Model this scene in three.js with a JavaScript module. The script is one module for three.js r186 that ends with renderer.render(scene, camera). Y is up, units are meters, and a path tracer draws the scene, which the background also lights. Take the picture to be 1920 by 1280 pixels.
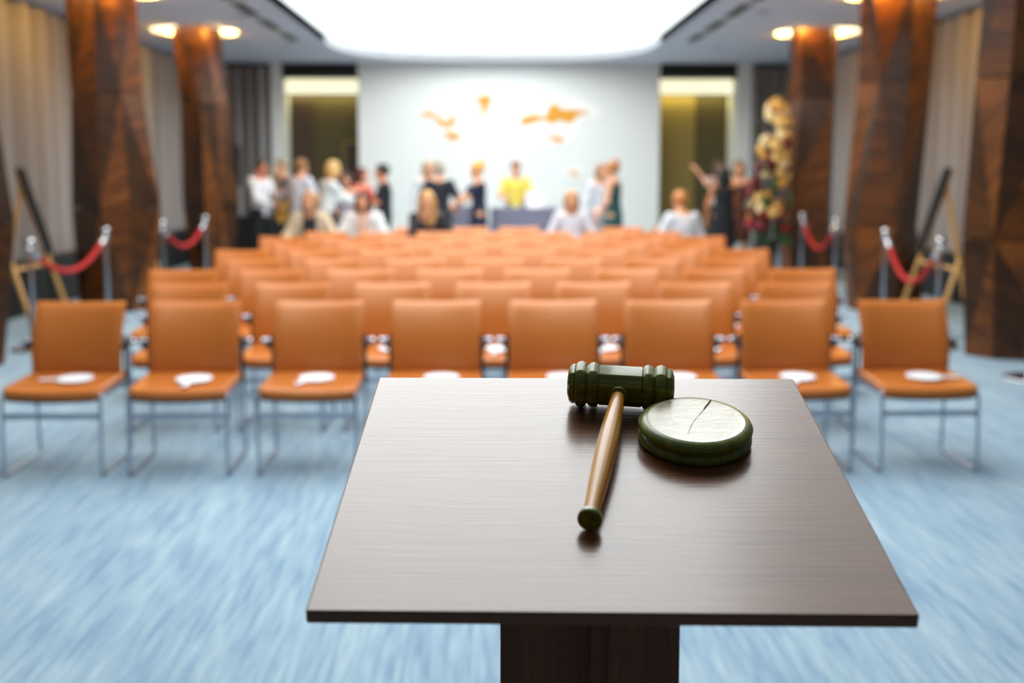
import * as THREE from 'three';
import { mergeGeometries, mergeVertices, toCreasedNormals } from 'three/addons/utils/BufferGeometryUtils.js';
import { RoundedBoxGeometry } from 'three/addons/geometries/RoundedBoxGeometry.js';
import { RectAreaLightUniformsLib } from 'three/addons/lights/RectAreaLightUniformsLib.js';

// ---------------------------------------------------------------- camera, light, exposure
RectAreaLightUniformsLib.init();
const scene = new THREE.Scene();
scene.background = new THREE.Color(0x000000);
const FOCAL = 2050, EYE = 1.6, VPX = 925;               // focal length in pixels of the 1920x1280 frame, eye height, vanishing point
const camera = new THREE.PerspectiveCamera(2 * Math.atan(640 / FOCAL) * 180 / Math.PI, 1.5, 0.05, 80);
camera.position.set(0, EYE, 0);
camera.rotation.order = 'YXZ';
camera.rotation.set(-Math.atan(200 / FOCAL), -Math.atan(35 / FOCAL), 0);
camera.setViewOffset(1920, 1280, 0, 125, 1920, 1280);
camera.focus = 1.25; camera.userData.fStop = 3.1;
camera.updateMatrixWorld(true);

const renderer = new THREE.WebGLRenderer();
renderer.toneMapping = THREE.LinearToneMapping;
renderer.toneMappingExposure = 0.48;
renderer.shadowMap.enabled = true;

const CEIL = 3.56, PANEL_Y = 4.62, WALL_D = 20.8;      // ceiling height, height of the luminous panel, distance of the end wall
const OVAL = { half: 2.64, near: 1.8, far: 20.4, capN: 3.0, capF: 2.9 };
const LIGHT = new THREE.Color(0.95, 1.0, 1.0);
const PANEL_POWER = 8.6, PANEL_GLOW = 2.4;
function areaLight(name, w, h, x, y, z, target, color, power) {
  const l = new THREE.RectAreaLight(color, power, w, h);
  l.name = name; l.position.set(x, y, z); l.lookAt(...target); scene.add(l); return l;
}
for (const [w, d0, d1, xc] of [[2.2, 2.5, 4.4, 0], [2.9, 4.4, 5.7, 0], [3.6, 5.7, 17.4, 0], [3.6, 17.4, 19.3, 0]])
  areaLight('panel_light', w, d1 - d0, xc, PANEL_Y - 0.06, -(d0 + d1) / 2, [xc, 0, -(d0 + d1) / 2 - 0.0001], LIGHT, PANEL_POWER);

// ---------------------------------------------------------------- helpers
let seed = 7;
const rnd = () => { seed = (seed * 1664525 + 1013904223) >>> 0; return seed / 4294967296; };
const rr = (a, b) => a + (b - a) * rnd();
const V = (x, y, z) => new THREE.Vector3(x, y, z);
const X = (px, d) => (px - VPX) / FOCAL * d;            // pixel column -> metres right of the vanishing line, at distance d
const Y = (py, d) => EYE - (py - 315) / FOCAL * d;      // pixel row -> height, at distance d
const taken = {};
function numbered(name) { const n = taken[name] = (taken[name] ?? -1) + 1; return n ? `${name}_${String(n).padStart(3, '0')}` : name; }
function shade(o) { o.traverse(c => { if (c.isMesh) { c.castShadow = true; c.receiveShadow = true; } }); return o; }
function clean(g) { let h = g.index ? g.toNonIndexed() : g.clone(); for (const k of Object.keys(h.attributes)) if (!['position', 'normal', 'uv', 'color'].includes(k)) h.deleteAttribute(k); if (!h.attributes.uv) h.setAttribute('uv', new THREE.BufferAttribute(new Float32Array(h.attributes.position.count * 2), 2)); return h; }
const merge = gs => { gs = [].concat(gs); return gs.length === 1 ? gs[0] : mergeGeometries(gs.map(clean)); };
function obj(name, geos, mat, parent) {
  const m = new THREE.Mesh(merge(geos), mat); m.name = parent ? name : numbered(name); m.castShadow = m.receiveShadow = true; (parent ?? scene).add(m); return m;
}
function tag(o, label, category, group, kind) { o.userData.label = label; if (category) o.userData.category = category; if (group) o.userData.group = group; if (kind) o.userData.kind = kind; return o; }
function thing(name, label, category, [x, y, z] = [0, 0, 0], turn = 0, group) {
  const o = new THREE.Group(); o.name = numbered(name); scene.add(o); o.position.set(x, y, z); o.rotation.y = turn; return tag(o, label, category, group);
}
function struct(name, geos, mat, label) { const m = obj(name, geos, mat); m.userData.kind = 'structure'; if (label) m.userData.label = label; return m; }
function dup(root, [x, y, z], turn, label, group) {
  const r = root.clone(); r.name = numbered(root.name.replace(/_\d{3}$/, '')); r.userData = { ...root.userData }; scene.add(r); r.position.set(x, y, z); r.rotation.y = turn;
  if (label) r.userData.label = label; if (group) r.userData.group = group; return r;
}
const box = (w, h, d, x = 0, y = 0, z = 0) => new THREE.BoxGeometry(w, h, d).translate(x, y, z);
const rbox = (w, h, d, r, x = 0, y = 0, z = 0, s = 3) => new RoundedBoxGeometry(w, h, d, s, r).translate(x, y, z);
const tube = (pts, r, n = 24, s = 10, tension = 0.5) => new THREE.TubeGeometry(new THREE.CatmullRomCurve3(pts.map(p => V(...p)), false, 'catmullrom', tension), n, r, s);
function rod(a, b, r, r2 = r, s = 14) {
  const d = V(b[0] - a[0], b[1] - a[1], b[2] - a[2]), g = new THREE.CylinderGeometry(r2, r, d.length(), s);
  g.applyQuaternion(new THREE.Quaternion().setFromUnitVectors(V(0, 1, 0), d.clone().normalize()));
  return g.translate((a[0] + b[0]) / 2, (a[1] + b[1]) / 2, (a[2] + b[2]) / 2);
}
const ball = (r, x = 0, y = 0, z = 0, s = 18) => new THREE.SphereGeometry(r, s, Math.ceil(s * 0.7)).translate(x, y, z);
const lathe = (pts, s = 40) => new THREE.LatheGeometry(pts.map(p => new THREE.Vector2(p[0], p[1])), s);
// bar of rectangular section from a to b
function bar(a, b, w, h, up = [0, 1, 0]) {
  const A = V(...a), B = V(...b), d = B.clone().sub(A), g = new THREE.BoxGeometry(w, h, d.length());
  const m = new THREE.Matrix4().lookAt(B, A, V(...up)); g.applyMatrix4(m); return g.translate((A.x + B.x) / 2, (A.y + B.y) / 2, (A.z + B.z) / 2);
}
const srgb = (r, g, b) => new THREE.Color().setRGB(r / 255, g / 255, b / 255, THREE.SRGBColorSpace);
// periodic value noise
function hash(x, y, s) { let h = Math.imul(x, 374761393) ^ Math.imul(y, 668265263) ^ Math.imul(s, 1442695041); h = Math.imul(h ^ (h >>> 13), 1274126177); return ((h ^ (h >>> 16)) >>> 0) / 4294967296; }
function pn(u, v, nx, ny, s) {
  const x = u * nx, y = v * ny, x0 = Math.floor(x), y0 = Math.floor(y), fx = x - x0, fy = y - y0, sx = fx * fx * (3 - 2 * fx), sy = fy * fy * (3 - 2 * fy);
  const m = (a, n) => ((a % n) + n) % n, h = (a, b) => hash(m(a, nx), m(b, ny), s);
  return (h(x0, y0) * (1 - sx) + h(x0 + 1, y0) * sx) * (1 - sy) + (h(x0, y0 + 1) * (1 - sx) + h(x0 + 1, y0 + 1) * sx) * sy;
}
function dataTex(w, h, fn, isColor, repeat = [1, 1]) {
  const a = new Uint8Array(w * h * 4);
  for (let j = 0; j < h; j++) for (let i = 0; i < w; i++) { const c = fn(i / w, j / h); a.set([c[0], c[1], c[2], 255], (j * w + i) * 4); }
  const t = new THREE.DataTexture(a, w, h); t.wrapS = t.wrapT = THREE.RepeatWrapping; t.magFilter = THREE.LinearFilter; t.minFilter = THREE.LinearMipmapLinearFilter; t.generateMipmaps = true;
  t.repeat.set(...repeat); if (isColor) t.colorSpace = THREE.SRGBColorSpace; t.needsUpdate = true; return t;
}
const clamp = (x, a = 0, b = 1) => Math.min(b, Math.max(a, x));
const mixc = (a, b, t) => a.map((x, i) => Math.round(x + (b[i] - x) * clamp(t)));
const std = (o) => new THREE.MeshStandardMaterial({ side: THREE.DoubleSide, ...o });
const phys = (o) => new THREE.MeshPhysicalMaterial({ side: THREE.DoubleSide, ...o });

// ---------------------------------------------------------------- materials
const carpetTex = dataTex(1024, 1024, (u, v) => {
  const a = pn(u, v, 210, 13, 1), b = pn(u, v, 130, 9, 2), c = pn(u, v, 300, 300, 3), d = pn(u, v, 9, 6, 4);
  const t = (a - 0.5) * 0.9 + (b - 0.5) * 0.7 + (c - 0.5) * 0.35 + (d - 0.5) * 0.3 + 0.5;
  return mixc([120, 147, 171], [160, 182, 193], t);
}, true, [0.5, 0.5]);
const grainTex = (dark, light, n, s, len = 6) => dataTex(512, 512, (u, v) => {
  const w = pn(u, v, 4, 6, s) * 0.05, a = pn(u, v + w, len, n, s + 1), b = pn(u, v + w, len * 3, n * 2.4 | 0, s + 2), c = pn(u, v, 3, 10, s + 3);
  return mixc(dark, light, (a - 0.5) * 0.9 + (b - 0.5) * 0.7 + (c - 0.5) * 0.5 + 0.5);
}, true);
const greyGrain = dataTex(512, 512, (u, v) => { const a = pn(u, v + pn(u, v, 4, 6, 50) * 0.04, 5, 110, 51), b = pn(u, v, 12, 230, 52), t = Math.round(255 * clamp((a - 0.5) * 1.0 + (b - 0.5) * 0.7 + 0.5)); return [t, t, t]; });
const M = {
  carpet: std({ map: carpetTex, roughness: 1, color: 0xffffff }),
  white: std({ color: srgb(234, 238, 236), roughness: 0.85 }),
  ceiling: std({ color: srgb(226, 226, 236), roughness: 0.9 }),
  recess: std({ color: srgb(240, 243, 243), roughness: 0.9 }),
  wallSide: std({ color: srgb(120, 118, 118), roughness: 0.9 }),
  curtain: std({ color: srgb(160, 156, 156), roughness: 0.7 }),
  black: std({ color: srgb(16, 19, 21), roughness: 0.7 }),
  blackGloss: std({ color: srgb(14, 15, 17), roughness: 0.3 }),
  chrome: std({ color: srgb(205, 208, 214), roughness: 0.14, metalness: 1 }),
  frame: std({ color: srgb(168, 176, 190), roughness: 0.28, metalness: 0.9 }),
  darkFrame: std({ color: srgb(38, 40, 48), roughness: 0.4, metalness: 0.3 }),
  leather: phys({ color: srgb(186, 106, 45), roughness: 0.34, specularIntensity: 1, specularColor: srgb(255, 238, 218) }),
  shell: std({ color: srgb(60, 40, 42), roughness: 0.6 }),
  paper: std({ color: srgb(238, 241, 246), roughness: 0.7 }),
  rope: std({ color: srgb(176, 12, 10), roughness: 0.75 }),
  easelWood: std({ color: srgb(196, 152, 92), roughness: 0.5 }),
  gold: std({ color: srgb(226, 156, 34), roughness: 0.5 }),
  brass: std({ color: srgb(140, 122, 62), roughness: 0.55, metalness: 0.1 }),
  brassDark: std({ color: srgb(76, 68, 38), roughness: 0.55, metalness: 0.1 }),
  doorDark: std({ color: srgb(58, 44, 36), roughness: 0.45 }),
  saxGold: std({ color: srgb(226, 172, 74), roughness: 0.25, metalness: 0.9 }),
  greyCloth: std({ color: srgb(120, 120, 138), roughness: 0.9 }),
};
const tableGrain = grainTex([106, 62, 32], [128, 79, 44], 150, 21, 3);
tableGrain.repeat.set(2, 4);
const tableBump = greyGrain.clone(); tableBump.repeat.set(2, 4);
M.table = phys({ map: tableGrain, bumpMap: tableBump, bumpScale: 0.00008, roughness: 0.26, ior: 1.52, clearcoat: 0.34, clearcoatRoughness: 0.18 });
M.tableEdge = std({ map: tableGrain, roughness: 0.45 });
M.post = std({ map: tableGrain, roughness: 0.45 });
const headGrain = grainTex([90, 100, 10], [142, 134, 26], 40, 31, 3);
const handleGrain = grainTex([186, 112, 16], [238, 166, 44], 26, 35, 3);
const blockGrain = grainTex([92, 106, 12], [124, 126, 24], 30, 39, 3);
M.gavelHead = phys({ map: headGrain, roughness: 0.32, clearcoat: 0.3, clearcoatRoughness: 0.1 });
M.gavelHandle = phys({ map: handleGrain, roughness: 0.38, clearcoat: 0.4, clearcoatRoughness: 0.12 });
M.block = phys({ map: blockGrain, roughness: 0.32, clearcoat: 0.3, clearcoatRoughness: 0.14 });
const veneers = [[[66, 35, 11], [108, 60, 20]], [[48, 27, 10], [80, 46, 17]], [[80, 44, 13], [128, 72, 22]], [[40, 23, 10], [66, 38, 16]]].map(([a, b], i) => {
  const t = grainTex(a, b, 28, 60 + i * 5, 3); t.repeat.set(0.8, 0.8); t.rotation = [1.57, 0.9, 2.2, 1.2][i]; return phys({ map: t, roughness: 0.4, specularIntensity: 0.6, clearcoat: 0.1, clearcoatRoughness: 0.2 });
});

// ---------------------------------------------------------------- the room
const XL = -5.75, XR = 6.1, ZB = 3.2;                    // side walls, wall behind the camera
{
  const fl = new THREE.BoxGeometry(XR - XL + 0.4, 0.1, WALL_D + ZB + 2).translate((XL + XR) / 2, -0.05, (ZB - WALL_D - 1.6) / 2);
  const p = fl.attributes.position, uv = fl.attributes.uv; for (let i = 0; i < p.count; i++) uv.setXY(i, p.getX(i), p.getZ(i));
  struct('floor', fl, M.carpet, 'pale blue carpet with fine streaks running down the hall');
}
function ovalPath(grow = 0, n = 40) {
  const h = OVAL.half + grow, pts = [], zf = -(OVAL.far + grow), zfs = -(OVAL.far - OVAL.capF), zn = -(OVAL.near - grow), zns = -(OVAL.near + OVAL.capN), e = 2 / 2.6;
  const sp = (c) => Math.sign(c) * Math.pow(Math.abs(c), e);
  for (let i = 0; i <= n; i++) { const a = Math.PI * i / n; pts.push([h * sp(Math.cos(a)), zfs + (zf - zfs) * sp(Math.sin(a))]); }
  for (let i = 0; i <= n; i++) { const a = Math.PI * i / n; pts.push([-h * Math.cos(a), zns + (zn - zns) * Math.sin(a)]); }
  return pts;
}
const COLS = [   // x, distance, outline: per level [height, five offsets (left, ridge, ridge, right, back)], side
  [-4.42, 8.9, 'l0'], [-4.32, 12.45, 'l0'], [-4.27, 16.0, 'l1'], [4.66, 9.27, 'r0'], [4.58, 12.45, 'r1'], [4.70, 16.0, 'r2'],
];
const RING = 0.62;
{
  const sh = new THREE.Shape([[XL - 0.2, ZB + 0.2], [XR + 0.2, ZB + 0.2], [XR + 0.2, -WALL_D - 1.6], [XL - 0.2, -WALL_D - 1.6]].map(p => new THREE.Vector2(p[0], -p[1])));
  sh.holes.push(new THREE.Path(ovalPath().map(p => new THREE.Vector2(p[0], -p[1]))));
  for (const [x, d] of COLS) { const h = new THREE.Path(); h.absarc(x, d, RING, 0, Math.PI * 2, true); sh.holes.push(h); }
  const g = new THREE.ExtrudeGeometry(sh, { depth: 0.14, bevelEnabled: false, curveSegments: 40 }).rotateX(-Math.PI / 2).translate(0, CEIL, 0);
  struct('ceiling', g, M.ceiling, 'flat pale grey suspended ceiling around the glowing oval recess');
  const ring = new THREE.Shape(ovalPath(0.1).map(p => new THREE.Vector2(p[0], -p[1]))); ring.holes.push(new THREE.Path(ovalPath().map(p => new THREE.Vector2(p[0], -p[1]))));
  struct('trim_1', new THREE.ExtrudeGeometry(ring, { depth: PANEL_Y - CEIL + 0.1, bevelEnabled: false }).rotateX(-Math.PI / 2).translate(0, CEIL + 0.001, 0), M.recess, 'white curved upstand of the oval ceiling recess');
  const pan = new THREE.ExtrudeGeometry(new THREE.Shape(ovalPath(-0.005).map(p => new THREE.Vector2(p[0], -p[1]))), { depth: 0.05, bevelEnabled: false }).rotateX(-Math.PI / 2).translate(0, PANEL_Y, 0);
  tag(obj('ceiling_light_panel', pan, std({ color: 0xffffff, emissive: LIGHT, emissiveIntensity: PANEL_GLOW })), 'huge oval luminous ceiling panel bright white above the rows of chairs', 'ceiling light');
  // side walls, wall behind
  const L = WALL_D + ZB + 1.4, zc = (ZB - WALL_D - 1.4) / 2;
  struct('wall_left', box(0.2, CEIL + 0.14, L, XL - 0.1, CEIL / 2, zc), M.wallSide);
  struct('wall_right', box(0.2, CEIL + 0.14, L, XR + 0.1, CEIL / 2, zc), M.wallSide);
  struct('wall_back', box(XR - XL + 0.4, CEIL + 0.14, 0.2, (XL + XR) / 2, CEIL / 2, ZB + 0.1), M.wallSide);
  struct('roof_slab', box(6.2, 0.1, 19, 0, PANEL_Y + 0.14, -11.8), M.white).name = 'trim_2';
}
// end wall: white centre panel, pilasters, alcoves with lit brass panels
const eX = px => X(px, WALL_D);
{
  const H = CEIL;
  struct('wall_front', box(eX(1235) - eX(675), H, 1.3, (eX(1235) + eX(675)) / 2, H / 2, -WALL_D - 0.65), M.white, 'white end wall carrying the white and gold world map');
  struct('wall_end', box(XR - XL + 0.4, H + 0.14, 0.2, (XL + XR) / 2, H / 2, -WALL_D - 1.4), M.wallSide);
  struct('trim_3', box(eX(534) - eX(514), H, 1.3, (eX(534) + eX(514)) / 2, H / 2, -WALL_D - 0.65), M.white, 'white pilaster beside the alcove with the dark door');
  struct('trim_4', box(eX(1406) - eX(1380), H, 1.3, (eX(1406) + eX(1380)) / 2, H / 2, -WALL_D - 0.65), M.white, 'white pilaster beside the alcove with two brass panels');
  struct('trim_5', box(eX(514) - XL, H, 0.15, (eX(514) + XL) / 2, H / 2, -WALL_D - 0.35), M.wallSide);
  struct('trim_6', box(XR - eX(1406), H, 0.15, (XR + eX(1406)) / 2, H / 2, -WALL_D - 0.35), M.wallSide);
  const warm = srgb(255, 250, 205);
  for (const [a, b, kind] of [[534, 675, 0], [1235, 1380, 1]]) {
    const x0 = eX(a) + 0.002, x1 = eX(b) - 0.002, w = x1 - x0, xc = (x0 + x1) / 2, top = Y(147, WALL_D), zp = -WALL_D - 0.85;
    struct(kind ? 'trim_8' : 'trim_7', box(w, H - top, 0.3, xc, (H + top) / 2, -WALL_D - 0.2), M.black, 'dark soffit above the alcove light');
    const lt = thing('cove_light', kind ? 'warm glowing light strip above the pair of brass panels' : 'warm glowing light strip above the dark door in the alcove', 'light', [xc, top - 0.3, -WALL_D - 0.4], 0, 'alcove cove lights');
    obj('diffuser', rbox(w, 0.29, 0.05, 0.012, 0, 0.16, -0.1), std({ color: 0xffffff, emissive: warm, emissiveIntensity: 1.9 }), lt);
    obj('housing', box(w, 0.04, 0.16, 0, 0.318, -0.06), M.black, lt);
    areaLight('cove_light', w * 0.96, 0.1, xc, top - 0.3, zp + 0.16, [xc, top - 0.8, zp], srgb(255, 236, 150), 26);
    const pg = thing('alcove_panelling', kind ? 'pair of tall satin brass wall panels in the alcove by the flowers' : 'satin brass wall panel and dark door in the alcove behind the crowd', 'wall panel', [xc, 0, zp]);
    if (kind) {
      obj('panel', box(w * 0.56, top + 0.1, 0.04, -w * 0.22, (top + 0.1) / 2, 0), M.brass, pg);
      obj('panel', box(w * 0.43, top + 0.1, 0.04, w * 0.285, (top + 0.1) / 2, -0.02), M.brassDark, pg);
    } else {
      obj('panel', box(w * 0.7, top + 0.1, 0.04, w * 0.15, (top + 0.1) / 2, 0), M.brassDark, pg);
      const dr = obj('door', box(w * 0.3, top - 0.06, 0.06, -w * 0.35, (top - 0.06) / 2, 0.03), M.doorDark, pg);
      obj('door_frame', [box(0.05, top - 0.02, 0.08, -w * 0.185, (top - 0.02) / 2, 0.03), box(w * 0.33, 0.05, 0.08, -w * 0.335, top - 0.02, 0.03)], M.brassDark, pg);
      obj('handle', rod([-w * 0.24, 0.95, 0.08], [-w * 0.24, 1.25, 0.08], 0.012), M.chrome, dr);
      obj('service_door_frame', [box(0.3, 0.04, 0.03, w * 0.36, 2.1, 0.04), box(0.04, 2.1, 0.03, w * 0.23, 1.05, 0.04)], M.brass, pg);
      obj('service_door', box(w * 0.24, 2.06, 0.02, w * 0.36, 1.03, 0.035), M.doorDark, pg);
    }
  }
}
const ordinal = ['front', 'second', 'third', 'fourth', 'fifth', 'sixth', 'seventh', 'eighth', 'last'];
// ---------------------------------------------------------------- curtains
function curtain(len, h, folds, label, place, turn, mat = M.curtain) {
  const n = folds * 10, g = new THREE.PlaneGeometry(len, h, n, 6), p = g.attributes.position, ph = rr(0, 6), ks = Array.from({ length: folds + 2 }, () => rr(0.5, 1.3));
  for (let i = 0; i < p.count; i++) {
    const x = p.getX(i), y = p.getY(i), u = (x / len + 0.5) * folds, k = ks[Math.floor(u)] ?? 1;
    p.setZ(i, (Math.sin(u * Math.PI * 2) * 0.15 * k + Math.sin(u * 2.1 + ph) * 0.012) * (0.85 + 0.15 * (0.5 - y / h)) + 0.21);
    p.setX(i, x + Math.sin(u * 5.1 + ph) * 0.01);
  }
  g.computeVertexNormals();
  const t = thing('curtain', label, 'curtain', place, turn, 'grey curtains');
  obj('cloth', g.translate(0, h / 2, 0), mat, t);
  obj('rail', box(len, 0.04, 0.05, 0, h + 0.02, 0.06), M.black, t);
  return t;
}
{
  const base = 0.02, h = CEIL - 0.07 - base;
  const dz = 2.44;
  for (let i = 0; i < 7; i++) {
    const d = 4.8 + i * dz;
    curtain(dz - 0.02, h, 5, `grey curtain panel on the saxophone side wall, ${ordinal[6 - i].replace('front', 'first')} from the end wall`, [XL + 0.02, base, -d], Math.PI / 2);
    curtain(dz - 0.02, h, 5, `grey curtain panel on the flower side wall, ${ordinal[6 - i].replace('front', 'first')} from the end wall`, [XR - 0.02, base, -d], -Math.PI / 2);
  }
  curtain(eX(514) - XL - 0.5, h, 5, 'grey curtain on the end wall behind the saxophone player', [(eX(514) + XL) / 2 + 0.23, base, -WALL_D - 0.25], 0);
  curtain(XR - eX(1406) - 0.5, h, 4, 'grey curtain on the end wall behind the tall flower arrangement', [(XR + eX(1406)) / 2 - 0.23, base, -WALL_D - 0.25], 0);
  // low black cabinets along the side walls
  for (const s of [-1, 1]) for (let i = 0; i < 6; i++) {
    const d = 6.4 + i * 2.5, x = s < 0 ? XL + 0.54 : XR - 0.54, t = thing('low_cabinet', `low black cabinet along the ${s < 0 ? 'saxophone' : 'flower'} side wall, ${ordinal[5 - i].replace('front', 'first')} from the end wall`, 'cabinet', [x, 0, -d], 0, 'low black cabinets along the walls');
    obj('body', box(0.2, 0.5, 2.42, 0, 0.29, 0), M.black, t); obj('top', rbox(0.22, 0.03, 2.46, 0.008, 0, 0.555, 0), M.black, t); obj('plinth', box(0.16, 0.04, 2.34, 0, 0.02, 0), M.black, t);
  }
  const t = thing('low_cabinet', 'low black cabinet beside the man with the saxophone', 'cabinet', [X(462, 18.4), 0, -18.6], 0);
  obj('body', box(0.95, 0.72, 0.5, 0, 0.4, 0), M.black, t); obj('top', rbox(1.0, 0.03, 0.54, 0.008, 0, 0.775, 0), M.black, t); obj('plinth', box(0.9, 0.04, 0.44, 0, 0.02, 0), M.black, t);
}
// ---------------------------------------------------------------- ceiling slots and small fittings
for (const s of [-1, 1]) {
  const x = s * 3.05, t = thing('slot_diffuser', s < 0 ? 'dark linear ceiling slot with round spotlights on the saxophone side of the oval' : 'dark linear ceiling slot with round spotlights on the flower side of the oval', 'ceiling vent', [x, CEIL, -11.7]);
  obj('frame', [box(0.02, 0.02, 11.5, -0.1, -0.01, 0), box(0.02, 0.02, 11.5, 0.1, -0.01, 0)], M.white, t);
  for (let i = 0; i < 8; i++) {
    const z = -5.0 + i * 1.43;
    obj('grille', [box(0.17, 0.006, 1.05, 0, -0.006, z), box(0.01, 0.014, 1.05, -0.03, -0.01, z), box(0.01, 0.014, 1.05, 0.03, -0.01, z)], M.darkFrame, t);
    const sp = obj('spotlight', new THREE.CylinderGeometry(0.075, 0.085, 0.03, 24).translate(0, -0.015, z + 0.715), M.white, t);
    obj('lens', new THREE.CylinderGeometry(0.045, 0.045, 0.004, 20).translate(0, -0.032, z + 0.715), M.chrome, sp);
  }
}
for (const [px, py] of [[462, 36], [1424, 27], [545, 88], [1340, 90]]) {
  const d = FOCAL * (CEIL - EYE) / (315 - py), t = thing('ceiling_speaker', `small round flush ceiling speaker ${px < 500 ? 'beside the saxophone side slot' : px < 700 ? 'before the alcove with the dark door' : px > 1400 ? 'beside the flower side slot' : 'before the pair of brass panels'}`, 'speaker', [X(px, d), CEIL, -d], 0, 'flush ceiling speakers');
  obj('rim', new THREE.TorusGeometry(0.11, 0.012, 8, 30).rotateX(Math.PI / 2).translate(0, -0.004, 0), M.ceiling, t);
  obj('grille', new THREE.CylinderGeometry(0.105, 0.105, 0.008, 28).translate(0, -0.004, 0), M.wallSide, t);
}
// ---------------------------------------------------------------- faceted columns with ring lights
const PROFILES = {   // [height, x of left edge, front ridge, second ridge, right edge] and depth of the ridges
  l0: [[3.72, -0.45, 0.03, 0.22, 0.35], [2.42, -0.41, 0.03, 0.24, 0.40], [1.15, -0.45, 0.02, 0.30, 0.56], [0, -0.40, 0.05, 0.28, 0.42]],
  l1: [[3.72, -0.35, -0.16, 0.20, 0.36], [2.50, -0.24, 0.16, 0.34, 0.45], [1.10, -0.25, 0.18, 0.38, 0.56], [0, -0.16, 0.16, 0.34, 0.48]],
  r0: [[3.72, -0.53, -0.37, 0.10, 0.42], [2.35, -0.60, -0.42, 0.05, 0.40], [1.00, -0.66, -0.50, 0.02, 0.45], [0, -0.60, -0.46, 0.08, 0.40]],
  r1: [[3.72, -0.46, -0.42, 0.00, 0.43], [2.55, -0.46, -0.29, -0.04, 0.38], [0.95, -0.58, -0.50, -0.09, 0.28], [0, -0.52, -0.48, -0.08, 0.38]],
  r2: [[3.72, -0.40, -0.34, 0.05, 0.30], [2.60, -0.42, -0.28, 0.12, 0.28], [1.05, -0.50, -0.44, 0.08, 0.26], [0, -0.46, -0.38, 0.10, 0.30]],
};
const slab = (a, b, c, th) => {   // thin triangular veneer panel with its own edges
  const n = b.clone().sub(a).cross(c.clone().sub(a)).normalize(), m = a.clone().add(b).add(c).divideScalar(3), sh = p => p.clone().lerp(m, 0.012);
  const f = [sh(a), sh(b), sh(c)], k = f.map(p => p.clone().addScaledVector(n, -th)), pos = [], uv = [];
  const e1 = b.clone().sub(a).normalize(), e2 = n.clone().cross(e1), put = p => { pos.push(p.x, p.y, p.z); uv.push(p.clone().sub(a).dot(e1), p.clone().sub(a).dot(e2)); };
  for (const t of [[f[0], f[1], f[2]], [k[2], k[1], k[0]]]) t.forEach(put);
  for (let i = 0; i < 3; i++) { const j = (i + 1) % 3; for (const p of [f[i], k[i], f[j], f[j], k[i], k[j]]) put(p); }
  const g = new THREE.BufferGeometry(); g.setAttribute('position', new THREE.Float32BufferAttribute(pos, 3)); g.setAttribute('uv', new THREE.Float32BufferAttribute(uv, 2)); g.computeVertexNormals(); return g;
};
const colLabels = ['wood column nearest the lectern on the saxophone side', 'wood column between the two ropes on the saxophone side', 'wood column beside the saxophone player',
  'wood column nearest the lectern on the flower side', 'wood column behind the rope on the flower side', 'wood column next to the flower arrangement'];
COLS.forEach(([x, d, kind], ci) => {
  const t = thing('faceted_column', 'faceted brown ' + colLabels[ci], 'column', [x, 0, -d], 0, 'faceted wooden columns');
  const rings = PROFILES[kind].map(([h, l, f1, f2, r]) => { const left = kind[0] === 'l';
    return [V(l, h, left ? -0.02 : 0.02), V(f1, h, left ? 0.40 : 0.26), V(f2, h, left ? 0.26 : 0.42), V(r, h, 0), V((l + r) / 2, h, -0.42)]; });
  const core = [];
  let q = ci;
  for (let b = 0; b < 3; b++) for (let i = 0; i < 5; i++) {
    const j = (i + 1) % 5, A = rings[b][i], B = rings[b][j], C = rings[b + 1][i], D = rings[b + 1][j];
    const tris = (b + i + ci) % 2 ? [[A, C, B], [B, C, D]] : [[A, C, D], [A, D, B]];
    for (const [p, r, s] of tris) obj('veneer_panel', slab(p, r, s, 0.02), veneers[q++ % 4], t);
  }
  obj('core', rings.slice(0, -1).map((r, b) => { const lo = rings[b + 1], ex = []; const g = new THREE.CylinderGeometry(0.2, 0.2, r[0].y - lo[0].y, 8); return g.translate((r[0].x + r[3].x) / 2 * 0.6, (r[0].y + lo[0].y) / 2, 0); }), M.black, t);
  const rl = thing('ring_light', 'warm ring light round the ' + colLabels[ci], 'ceiling light', [x, CEIL, -d], 0, 'ring lights round the columns');
  const warm = srgb(255, 248, 214);
  const ann = new THREE.Shape(); ann.absarc(0, 0, RING - 0.005, 0, Math.PI * 2); const hole = new THREE.Path(); hole.absarc(0, 0, 0.15, 0, Math.PI * 2, true); ann.holes.push(hole);
  obj('diffuser', new THREE.ExtrudeGeometry(ann, { depth: 0.02, bevelEnabled: false, curveSegments: 40 }).rotateX(-Math.PI / 2).translate(0, 0.03, 0), std({ color: 0xffffff, emissive: warm, emissiveIntensity: 5 }), rl);
  obj('rim', new THREE.TorusGeometry(RING, 0.012, 8, 60).rotateX(Math.PI / 2), M.white, rl);
  for (let k = 0; k < 4; k++) {
    const a = Math.PI / 4 + k * Math.PI / 2, l = new THREE.PointLight(srgb(255, 190, 70), 4.2, 0, 2); l.name = 'ring_lamp';
    l.position.set(x + Math.cos(a) * 0.56, CEIL + 0.012, -d + Math.sin(a) * 0.56); l.castShadow = true; l.shadow.radius = 3; scene.add(l);
  }
});
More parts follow.
